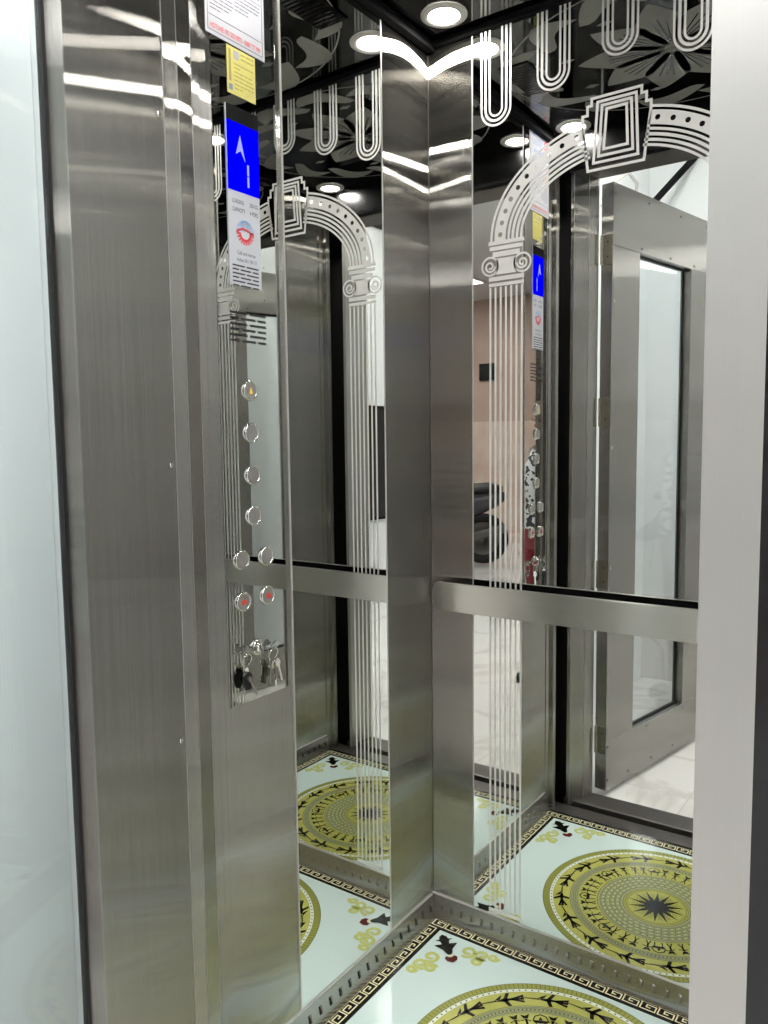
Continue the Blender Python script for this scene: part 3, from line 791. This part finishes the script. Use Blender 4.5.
# ================================================================== DOWNLIGHTS
def downlight(x, y, label):
    d = empty('downlight', (x, y, H - .001), label, 'light', 'ceiling downlights of the lift car')
    fn = lambda u, v, h: Vector((x + u, y + v, H - h))
    MB().lathe([(.055, .0005), (.055, .003), (.052, .0055), (.043, .007), (.0365, .0045)], fn, RING, 40, cap=False).build('trim_ring', d)
    MB().lathe([(.036, .001), (.036, .0046), (.0, .005)], fn, LENS, 32).build('lens', d)
    return d
downlight(.107, -.100, 'round downlight in the ceiling corner between left and back walls')
downlight(.10, -.715, 'round downlight in the ceiling above the control panel')
downlight(.893, -.100, 'round downlight in the ceiling corner between right and back walls')
downlight(.90, -.715, 'round downlight in the ceiling at the front right, by the entrance')
v = empty('ceiling_vent', (.13, -.33, H - .001), 'slotted black vent in the ceiling beside the left wall', 'vent')
m = MB(); m.box((.085, -.425, H - .004), (.170, -.225, H - .0006), MATTE); m.build('frame', v)
m = MB()
for k in range(14): m.box((.089, -.420 + k * .0140, H - .0055), (.166, -.4140 + k * .0140, H - .004), CEIL)
m.build('slats', v)

# ================================================================== LANDING FRAME, DOOR
def jamb(name, X, mat, label):
    pts = [(.047, -.836), (.058, -.836), (.0885, -.892), (.0990, -.945), (.0990, -.957), (.043, -.957), (.043, -.902), (.047, -.900)] if name == 'trim_10' else [(.067, -.826), (.080, -.826), (.0835, -.892), (.0925, -.945), (.0925, -.957), (.038, -.957), (.038, -.902), (.067, -.900)]
    b = MB(); b.prism([(X(x), y) for x, y in pts], lambda u, v, h: Vector((u, v, h)), 0.0, 2.2, mat)
    for x, y in pts[1:4]:
        b.box((X(x) - .0005, y - .0005, 0.0005), (X(x) + .0005, y + .0005, 2.1995), SEAM)
    return struct(b.build(name), label)
jamb('trim_10', lambda x: x, STEEL, 'stepped steel jamb on the hinge side of the landing frame')
jamb('trim_11', lambda x: 1 - x, STEEL_LIT, 'brushed steel jamb on the right of the landing frame, landing light put into its colour')
struct(MB().box((.043, -.957, 2.2), (.957, -.826, 2.30), STEEL_DARK).build('trim_12'), 'steel header of the landing frame')

HC = Vector((.145, -.968, 0)); dirv = Vector((.19, -.98, 0)).normalized(); nrm = Vector((-dirv.y, dirv.x, 0))   # nrm: towards +x (inner face)
T_ = .045
def DF(s, z, h): return HC + dirv * s + nrm * h + Vector((0, 0, z))      # h = 0 at the inner face, negative into the leaf
dr = empty('door_1', (HC.x, HC.y, .02), 'open hinged steel lift door with a tall glass pane, at the left', 'door'); struct(dr)
def dbox(s0, s1, z0, z1, h0, h1, mat):
    vs = [DF(s, z, h) for z in (z0, z1) for s, h in ((s0, h0), (s1, h0), (s1, h1), (s0, h1))]
    b = MB(); b.add(vs, [(0,3,2,1),(4,5,6,7),(0,1,5,4),(1,2,6,5),(2,3,7,6),(3,0,4,7)], mat); return b
DW, G0, G1 = .79, .232, .565
dbox(0, .190, .205, 1.975, -T_, 0, STEEL_DOOR).build('stile', dr, bevel=.001)
dbox(-.0006, .0008, .205, 1.975, -.0015, .0006, SEAM).build('edge_strip', dr)
dbox(.600, DW, .205, 1.975, -T_, 0, STEEL_DOOR).build('stile', dr, bevel=.001)
dbox(0, DW, .022, .2045, -T_, .0008, STEEL_DOOR).build('bottom_panel', dr, bevel=.001)
dbox(0, DW, 1.9755, 2.185, -T_, .0008, STEEL_DOOR).build('top_panel', dr, bevel=.001)
gk = MB()
for a in ((.1900, .1960, .2045, 1.9755), (.594, .600, .2045, 1.9755), (.1960, .594, .2045, .2105), (.1960, .594, 1.9695, 1.9755)):
    x = dbox(*a, -.037, -.028, BLACK); gk.add(x.v, x.f, BLACK)
gk.build('gasket', dr)
dbox(.1960, .594, .2105, 1.9695, -.036, -.030, GLASS).build('glass_pane', dr)
for s_, z in ((.012, 1.785), (.012, 1.275), (.012, .845), (.012, .185), (.012, .06), (.16, .05), (.34, .05), (.52, .05), (.30, .19), (.60, .19), (.012, 2.15), (.25, 2.16), (.50, 2.16), (.72, 2.16), (.20, 1.99), (.42, 1.99), (.62, 1.99)):
    F = lambda u, v, h, s_=s_, z=z: DF(s_ + u, z + v, h + .0008)
    MB().lathe([(.0042, -.0006), (.0042, .0010), (.002, .0018), (0, .0018)], F, CHROME if s_ < .02 and .3 < z < 2 else BLACK, 12).build('screw', dr)
for z0 in (1.912, 1.352, .772, .160):
    h = MB(); z1 = z0 + .10
    # plate on the leaf edge (faces the car) and plate on the jamb end
    E0 = lambda h_, z: HC + nrm * h_ - dirv * .0030 + Vector((0, 0, z))
    a, b2 = -.040, -.003
    vs = [E0(a, z0), E0(b2, z0), E0(b2, z1), E0(a, z1)]; vs += [p + dirv * .0030 for p in vs]
    h.add(vs, [(0,1,2,3),(7,6,5,4),(0,4,5,1),(1,5,6,2),(2,6,7,3),(3,7,4,0)], HINGE)
    J = lambda t, z: Vector((.0886 + .0104 * t + .0006, -.893 - .052 * t, z))
    vs = [J(.72, z0), J(1, z0), J(1, z1), J(.72, z1)]; vs += [p + Vector((.0004, 0, 0)) for p in vs]
    h.add(vs, [(0,1,2,3),(7,6,5,4),(0,4,5,1),(1,5,6,2),(2,6,7,3),(3,7,4,0)], HINGE)
    kx = HC + nrm * (-.040) - dirv * .004
    for i in range(5): h.tube([(kx.x, kx.y, z0 + .02 * i + .0006), (kx.x, kx.y, z0 + .02 * i + .0194)], .0058, HINGE, 10)
    for q in ((.25,), (.75,)):
        zz = z0 + .10 * q[0]
        h.lathe([(.003, 0), (.003, .0007), (0, .001)], lambda u, v, hh, zz=zz: E0(-.018 + u, zz + v) - dirv * (hh), BLACK, 10)
    h.build('hinge', dr)

# ================================================================== LIFT SHAFT around the car (dark)
sh = MB()
sh.box((-.40, -.90, -.3), (-.36, .14, 2.75), SHAFT); sh.box((1.36, -.90, -.3), (1.40, .14, 2.75), SHAFT); sh.box((-.40, .10, -.3), (1.40, .14, 2.75), SHAFT)
sh.box((-.36, -.9015, -.3), (.043, -.899, 2.71), SHAFT); sh.box((.962, -.9015, -.3), (1.36, -.899, 2.71), SHAFT); sh.box((-.40, -.90, 2.71), (1.40, .14, 2.75), SHAFT); sh.box((-.40, -.90, -.34), (1.40, .14, -.30), SHAFT)
struct(sh.build('wall_shaft'), 'black lift shaft around the car')

# ================================================================== LANDING ROOM
CH = 3.15
struct(MB().box((-.40, -.957, -.05), (.043, -.902, CH), WALL_WHITE).build('wall_front_left'), 'white painted wall strip behind the open door')
fr = MB()
fr.box((.962, -.957, -.05), (6.0, -.902, CH), GRANITE); fr.box((.043, -.957, 2.30), (.957, -.902, CH), GRANITE)
struct(fr.build('wall_front'), 'polished black granite wall around the lift entrance')
struct(MB().box((-.40, -7.7, -.06), (6.0, -.9535, -.001), MARBLE).build('floor_landing'), 'white veined marble floor of the landing')
struct(MB().box((-.40, -7.7, CH), (6.0, -.90, CH + .05), WALL_GREY).build('ceiling_landing'), 'pale ceiling of the landing')
b = MB(); b.box((-.40, -7.7, -.001), (-.206, -.958, CH), WALL_WHITE)
struct(b.build('wall_landing_left'), 'white wall left of the open door')
b = MB(); b.box((-.206, -2.70, .46), (.42, -2.52, CH), WALL_WHITE); b.box((-.206, -2.70, 0), (.424, -2.515, .46), MARBLE_W)
struct(b.build('wall_landing_pier'), 'white pier with marble wainscot behind the open door')
struct(MB().box((2.62, -4.1, -.001), (2.80, -.958, CH), WALL_WHITE).build('wall_landing_right'), 'white wall at the right of the landing')
struct(MB().box((2.60, -4.12, CH - .16), (2.62, -.958, CH - .04), BLACK).build('trim_13'), 'black cornice on the right landing wall')
struct(MB().box((5.9, -7.7, -.001), (6.0, -.958, CH), WALL_PINK).build('wall_far_right'), 'pink brown side wall far off')
b = MB(); b.box((-.206, -7.75, 1.56), (5.9, -7.60, CH), WALL_PINK); b.box((-.206, -7.75, 0), (5.9, -7.59, 1.56), WALL_PALE); b.box((-.206, -7.59, 0), (5.9, -7.36, .10), WALL_PALE)
struct(b.build('wall_far'), 'pink brown far wall over pale pink marble')
m = MB(); m.box((3.70, -7.599, 2.10), (3.94, -7.56, 2.32), BLACK); tag(m.build('junction_box', bevel=.008), 'small black box mounted high on the pink brown far wall', 'box')
# dark notice board on the right wall
wb = empty('notice_board', (2.61, -3.55, .70), 'tall black board hung on the white right landing wall', 'board')
m = MB(); m.box((2.598, -3.92, .70), (2.6195, -3.16, 1.58), BLACK); m.build('panel', wb)
m = MB()
for a in ((-3.935, -3.915, .685, 1.595), (-3.165, -3.145, .685, 1.595), (-3.915, -3.165, .685, .705), (-3.915, -3.165, 1.575, 1.595)): m.box((2.590, a[0], a[2]), (2.6195, a[1], a[3]), BLACK_GLOSS)
m.build('frame', wb)
# ceiling light panels
def light_panel(x, y, w, l, label, power):
    p = empty('ceiling_light', (x, y, CH - .03), label, 'light', 'light panels of the landing')
    MB().box((x - w / 2, y - l / 2, CH - .022), (x + w / 2, y + l / 2, CH - .012), emission('light panel', (1, .99, .97), power)).build('diffuser', p)
    m = MB()
    for a, b2 in (((x - w/2 - .02, y - l/2 - .02), (x - w/2, y + l/2 + .02)), ((x + w/2, y - l/2 - .02), (x + w/2 + .02, y + l/2 + .02)), ((x - w/2, y - l/2 - .02), (x + w/2, y - l/2)), ((x - w/2, y + l/2), (x + w/2, y + l/2 + .02))):
        m.box((a[0], a[1], CH - .028), (b2[0], b2[1], CH - .0005), RING)
    m.build('frame', p)
light_panel(2.25, -2.85, .40, .70, 'square light panel on the landing ceiling by the right wall', 14)
light_panel(1.70, -1.85, .40, .50, 'light panel on the landing ceiling in front of the lift', 48)
light_panel(.30, -1.35, .40, .40, 'small light panel added above the open door to brighten its glass', 48)  # added panel, brightens the door glass and the wall behind it
light_panel(.75, -3.6, .60, 1.2, 'long light panel on the landing ceiling behind the pier', 14)
light_panel(3.6, -5.8, .60, 1.4, 'long light panel on the landing ceiling above the motorcycle', 16)
# cable and conduit above the door
P0, P1 = Vector((-.115, -2.30, 2.475)), Vector((.022, -2.514, 2.72))
tag(MB().tube([P0, P1], .017, MATTE, 12).build('brace_bar'), 'slanting black bar between white wall and pier above the open door', 'bar')
tag(MB().tube([(-.206, -1.80, 2.36), (-.18, -1.84, 2.45), (-.13, -1.95, 2.53), (-.12, -2.05, 2.50), (-.16, -2.12, 2.40), (-.206, -2.15, 2.30)], .008, RING, 10).build('cable'), 'grey looped cable hung along the white wall above the open door', 'cable')

# ================================================================== MOTORCYCLE (seen far off in the mirrors)
mc = empty('motorcycle', (3.43, -5.45, 0), 'dark motor scooter parked on the landing before the pink far wall', 'motorcycle')
ang = math.radians(20)
MM = Matrix.Translation((3.43, -5.45, 0)) @ Matrix.Rotation(ang, 4, 'Z')
DARKP = principled('dark scooter plastic', (.05, .045, .055), .25); SEAT = principled('black seat vinyl', (.02, .02, .022), .5)
RUB = principled('tyre rubber', (.02, .02, .02), .8)
def wheel(x):
    m = MB()
    fn = lambda u, v, h: MM @ Vector((x + u, h, .27 + v))
    prof = [(.18, -.03), (.24, -.045), (.265, -.03), (.27, 0), (.265, .03), (.24, .045), (.18, .03), (.175, 0)]
    m.lathe(prof, fn, RUB, 32, cap=False)
    w = m.build('wheel', mc)
    q = MB(); q.lathe([(.176, -.02), (.15, -.022), (.03, -.03), (.03, .03), (.15, .022), (.176, .02)], fn, STEEL_DARK, 24); q.build('rim', w)
wheel(.62); wheel(-.60)
def hull(rings, name, mat, n=14):
    R = []
    for x, z, hw, hz in rings: R.append([MM @ Vector((x, hw * math.cos(2*PI*k/n), z + hz * math.sin(2*PI*k/n))) for k in range(n)])
    return MB().loft(R, mat).build(name, mc)
hull([(-.85, .72, .04, .03), (-.75, .70, .11, .09), (-.45, .62, .16, .16), (-.15, .50, .16, .17), (.0, .36, .15, .10), (.18, .30, .14, .05), (.34, .31, .12, .06)], 'body', DARKP)
hull([(-.80, .80, .08, .03), (-.65, .81, .14, .06), (-.35, .78, .15, .06), (-.10, .74, .11, .05), (-.02, .72, .05, .03)], 'seat', SEAT)
hull([(.30, .36, .10, .10), (.36, .58, .17, .22), (.40, .80, .16, .12), (.46, .95, .12, .08), (.52, .99, .05, .04)], 'front_shield', DARKP)
hull([(.36, .56, .045, .035), (.52, .56, .07, .035), (.70, .53, .075, .03), (.86, .42, .05, .02)], 'mudguard', DARKP)
m = MB(); m.tube([MM @ Vector(p) for p in ((.62, .06, .27), (.50, .06, .58))], .02, STEEL_DARK); m.tube([MM @ Vector(p) for p in ((.62, -.06, .27), (.50, -.06, .58))], .02, STEEL_DARK); m.build('fork', mc)
m = MB(); m.tube([MM @ Vector(p) for p in ((.30, .36, 1.0), (.42, .18, .98), (.44, 0, .96), (.42, -.18, .98), (.30, -.36, 1.0))], .016, BLACK); m.build('handlebar', mc)
for sy in (1, -1):
    m = MB(); m.tube([MM @ Vector(p) for p in ((.36, .26 * sy, 1.0), (.36, .30 * sy, 1.16))], .006, BLACK); m.lathe([(.05, 0), (.048, .012), (.0, .02)], lambda u, v, h, sy=sy: MM @ Vector((.37 + h, .30 * sy + u, 1.20 + v)), BLACK_GLOSS, 20); m.build('rear_view_mirror', mc)
m = MB(); m.lathe([(.07, 0), (.065, .025), (0, .04)], lambda u, v, h: MM @ Vector((.49 + h, u, .88 + v)), PAPER, 24); m.build('headlight', mc)
m = MB(); m.tube([MM @ Vector(p) for p in ((-.2, .12, .26), (-.45, .16, .28), (-.85, .17, .40))], [.025, .045, .05], STEEL_DARK); m.build('exhaust', mc)
m = MB(); m.tube([MM @ Vector(p) for p in ((-.05, .10, .26), (-.05, .22, .012))], .012, STEEL_DARK); m.build('kickstand', mc)

# ================================================================== PERSON beside the camera (seen only in the mirrors)
pe = empty('person', (.58, -2.10, 0), 'person in a black and white blouse and red trousers standing before the lift', 'person')
PX, PY = .58, -2.10
pe.rotation_euler.z = math.radians(-40); pe.scale = (.90, .90, 1.0)
def skin_body():
    # joints: (x, y, z, radius), facing +y
    J = {'pel': (0, 0, .86, .105), 'wa': (0, .005, .98, .098), 'ch': (0, .0, 1.13, .112), 'sh': (0, -.01, 1.24, .085), 'nk': (0, -.005, 1.30, .046), 'nk2': (0, .005, 1.345, .046), 'hd': (0, .018, 1.41, .074), 'hd2': (0, .012, 1.475, .076)}
    E = [('pel','wa'),('wa','ch'),('ch','sh'),('sh','nk'),('nk','nk2'),('nk2','hd'),('hd','hd2')]
    for s, t in ((1, 'R'), (-1, 'L')):
        J.update({t+'sh': (.155*s, -.01, 1.235, .047), t+'el': (.205*s, -.02, .99, .036), t+'wr': (.215*s, .035, .775, .024), t+'pm': (.212*s, .05, .715, .026),
                  t+'hip': (.082*s, 0, .80, .082), t+'kn': (.088*s, .012, .44, .052), t+'an': (.09*s, -.02, .085, .034), t+'he': (.09*s, -.045, .035, .03), t+'toe': (.10*s, .11, .022, .022)})
        E += [('sh', t+'sh'), (t+'sh', t+'el'), (t+'el', t+'wr'), (t+'wr', t+'pm'), ('pel', t+'hip'), (t+'hip', t+'kn'), (t+'kn', t+'an'), (t+'an', t+'he'), (t+'an', t+'toe')]
        for i, (dy, L) in enumerate(((.022, .055), (.008, .065), (-.006, .06), (-.019, .048))):   # four fingers
            a, b2, c2 = f'{t}f{i}a', f'{t}f{i}b', f'{t}f{i}c'
            J[a] = (.212*s, .05 + dy, .69, .0095); J[b2] = (.208*s, .054 + dy, .69 - L*.5, .0085); J[c2] = (.198*s, .060 + dy, .69 - L, .007)
            E += [(t+'pm', a), (a, b2), (b2, c2)]
        J[t+'ta'] = (.200*s, .085, .715, .010); J[t+'tb'] = (.192*s, .098, .685, .0085); E += [(t+'pm', t+'ta'), (t+'ta', t+'tb')]
    names = list(J); idx = {n: i for i, n in enumerate(names)}
    me = bpy.data.meshes.new('body'); me.from_pydata([(J[n][0], J[n][1], J[n][2]) for n in names], [(idx[a], idx[b2]) for a, b2 in E], [])
    ob = bpy.data.objects.new('tmp', me); COL.objects.link(ob)
    sk = ob.modifiers.new('s', 'SKIN'); sk.use_smooth_shade = True
    lay = me.skin_vertices[0].data if me.skin_vertices else None
    if lay is None:
        bm = bmesh.new(); bm.from_mesh(me); bm.verts.layers.skin.verify(); bm.to_mesh(me); bm.free(); lay = me.skin_vertices[0].data
    for n in names:
        r_ = J[n][3]; fx = 1.35 if n in ('pel', 'wa', 'ch') else 1
        lay[idx[n]].radius = (r_ * fx, r_) if fx > 1 else (r_, r_)
        lay[idx[n]].use_root = (n == 'pel')
    sb = ob.modifiers.new('d', 'SUBSURF'); sb.levels = 2; sb.render_levels = 2
    dg = bpy.context.evaluated_depsgraph_get(); m2 = bpy.data.meshes.new_from_object(ob.evaluated_get(dg))
    COL.objects.unlink(ob); bpy.data.objects.remove(ob); bpy.data.meshes.remove(me)
    m2.materials.clear(); m2.materials.append(SKIN); m2.name = 'body'
    for p in m2.polygons: p.use_smooth = True; p.material_index = 0
    o = bpy.data.objects.new('body', m2); COL.objects.link(o); o.parent = pe
    return o
body = skin_body()
def ell(cx_, cy_, z, rx, ry, n=24): return [Vector((PX + cx_ + rx * math.cos(2*PI*k/n), PY + cy_ + ry * math.sin(2*PI*k/n), z)) for k in range(n)]
MB().loft([ell(0, 0, .845, .178, .135), ell(0, 0, .90, .182, .138), ell(0, .004, .98, .160, .122), ell(0, .004, 1.10, .172, .132), ell(0, 0, 1.18, .178, .125), ell(0, -.008, 1.25, .165, .098), ell(0, -.01, 1.29, .085, .066), ell(0, -.008, 1.305, .058, .055)], ZEBRA, cap=False).build('blouse', pe)
m = MB()
for s_ in (1, -1):
    m.tube([(PX + .135*s_, PY - .01, 1.245), (PX + .170*s_, PY - .012, 1.20), (PX + .193*s_, PY - .018, 1.09), (PX + .209*s_, PY - .02, .985), (PX + .214*s_, PY + .01, .88)], [.062, .062, .054, .047, .042], ZEBRA, 16, caps=False)
m.build('sleeves', pe)
m = MB(); m.loft([ell(0, 0, .74, .170, .130), ell(0, 0, .82, .174, .132), ell(0, 0, .90, .160, .120)], CLOTH_RED)
for s_ in (1, -1):
    R = [ell(.088*s_, 0, .78, .094, .112, 18), ell(.090*s_, .005, .60, .086, .092, 18), ell(.090*s_, .008, .42, .074, .078, 18), ell(.091*s_, -.008, .22, .068, .070, 18), ell(.091*s_, -.015, .07, .066, .070, 18)]
    m.loft(R, CLOTH_RED, cap=False)
m.build('trousers', pe)
# hair: cap over the back and top of the head, open at the face, with a ponytail
R = []
for i in range(9):
    th_ = PI * .02 + PI * .70 * i / 8
    R.append([Vector((PX + .092 * math.sin(th_) * math.cos(a), PY + .005 + (.108 * math.sin(th_) * math.sin(a) if math.sin(a) < .25 else (.108 * math.sin(th_) * math.sin(a) * (1 if i < 4 else max(.25, 1 - (i - 3) * .28)))), 1.452 + .105 * math.cos(th_))) for a in [2 * PI * k / 24 for k in range(24)]])
m = MB(); m.loft(R, HAIR); m.tube([(PX, PY - .10, 1.46), (PX, PY - .135, 1.40), (PX, PY - .125, 1.28), (PX, PY - .115, 1.20)], [.03, .035, .03, .008], HAIR, 12); m.build('hair', pe)
m = MB()
m.tube([(PX, PY + .088, 1.452), (PX, PY + .108, 1.418), (PX, PY + .090, 1.412)], [.008, .013, .010], SKIN, 10); m.build('nose', pe)
for s_ in (1, -1): MB().tube([(PX + .074*s_, PY + .0, 1.455), (PX + .084*s_, PY - .006, 1.435), (PX + .074*s_, PY + .002, 1.405)], [.009, .014, .008], SKIN, 8).build('ear', pe)
for s_ in (1, -1):
    m = MB()
    m.lathe([(.011, 0), (.009, .003), (0, .005)], lambda u, v, h, s_=s_: Vector((PX + .030*s_ + u, PY + .084 + h, 1.447 + v * .55)), BLACK, 14)
    m.box((PX + .030*s_ - .016, PY + .082, 1.463), (PX + .030*s_ + .016, PY + .089, 1.467), HAIR); m.build('eye', pe)
MB().tube([(PX - .022, PY + .084, 1.385), (PX, PY + .091, 1.383), (PX + .022, PY + .084, 1.385)], [.003, .0055, .003], CLOTH_RED, 8).build('mouth', pe)
m = MB()
for s_ in (1, -1):
    R = [[Vector((PX + .096*s_ + .042 * f_ * math.cos(2*PI*k/16), PY + .035 + .125 * f_ * math.sin(2*PI*k/16), z)) for k in range(16)] for z, f_ in ((.001, 1.0), (.02, 1.05), (.045, .95), (.07, .62))]
    m.loft(R, BLACK)
m.build('shoes', pe)

# ================================================================== CAMERA
cam = bpy.data.cameras.new('camera'); co = bpy.data.objects.new('camera', cam); COL.objects.link(co); scene.camera = co
yaw, pitch, roll, fpx = 0.6161, 0.0886, -0.0119, 786.1
fwd = Vector((-math.sin(yaw) * math.cos(pitch), math.cos(yaw) * math.cos(pitch), -math.sin(pitch)))
right = Vector((math.cos(yaw), math.sin(yaw), 0)); up = right.cross(fwd)
r2 = right * math.cos(roll) + up * math.sin(roll); u2 = up * math.cos(roll) - right * math.sin(roll)
co.matrix_world = Matrix(((r2.x, u2.x, -fwd.x, 1.0987), (r2.y, u2.y, -fwd.y, -1.7671), (r2.z, u2.z, -fwd.z, 1.3059), (0, 0, 0, 1)))
cam.sensor_fit = 'VERTICAL'; cam.sensor_height = 24; cam.lens = fpx / 1024 * 24; cam.clip_start = .02

# ================================================================== WORLD / RENDER
w = bpy.data.worlds.new('world'); scene.world = w; w.use_nodes = True
w.node_tree.nodes['Background'].inputs[0].default_value = (.9, .95, 1, 1); w.node_tree.nodes['Background'].inputs[1].default_value = .2
scene.view_settings.view_transform = 'Standard'; scene.view_settings.look = 'None'
scene.view_settings.gamma = 1; scene.view_settings.use_curve_mapping = False; scene.view_settings.exposure = 0.22
cy_ = scene.cycles
cy_.max_bounces = 14; cy_.glossy_bounces = 12; cy_.diffuse_bounces = 4; cy_.transparent_max_bounces = 16; cy_.transmission_bounces = 8
cy_.caustics_reflective = True; cy_.blur_glossy = 0.3; cy_.sample_clamp_indirect = 6
cy_.use_denoising = True
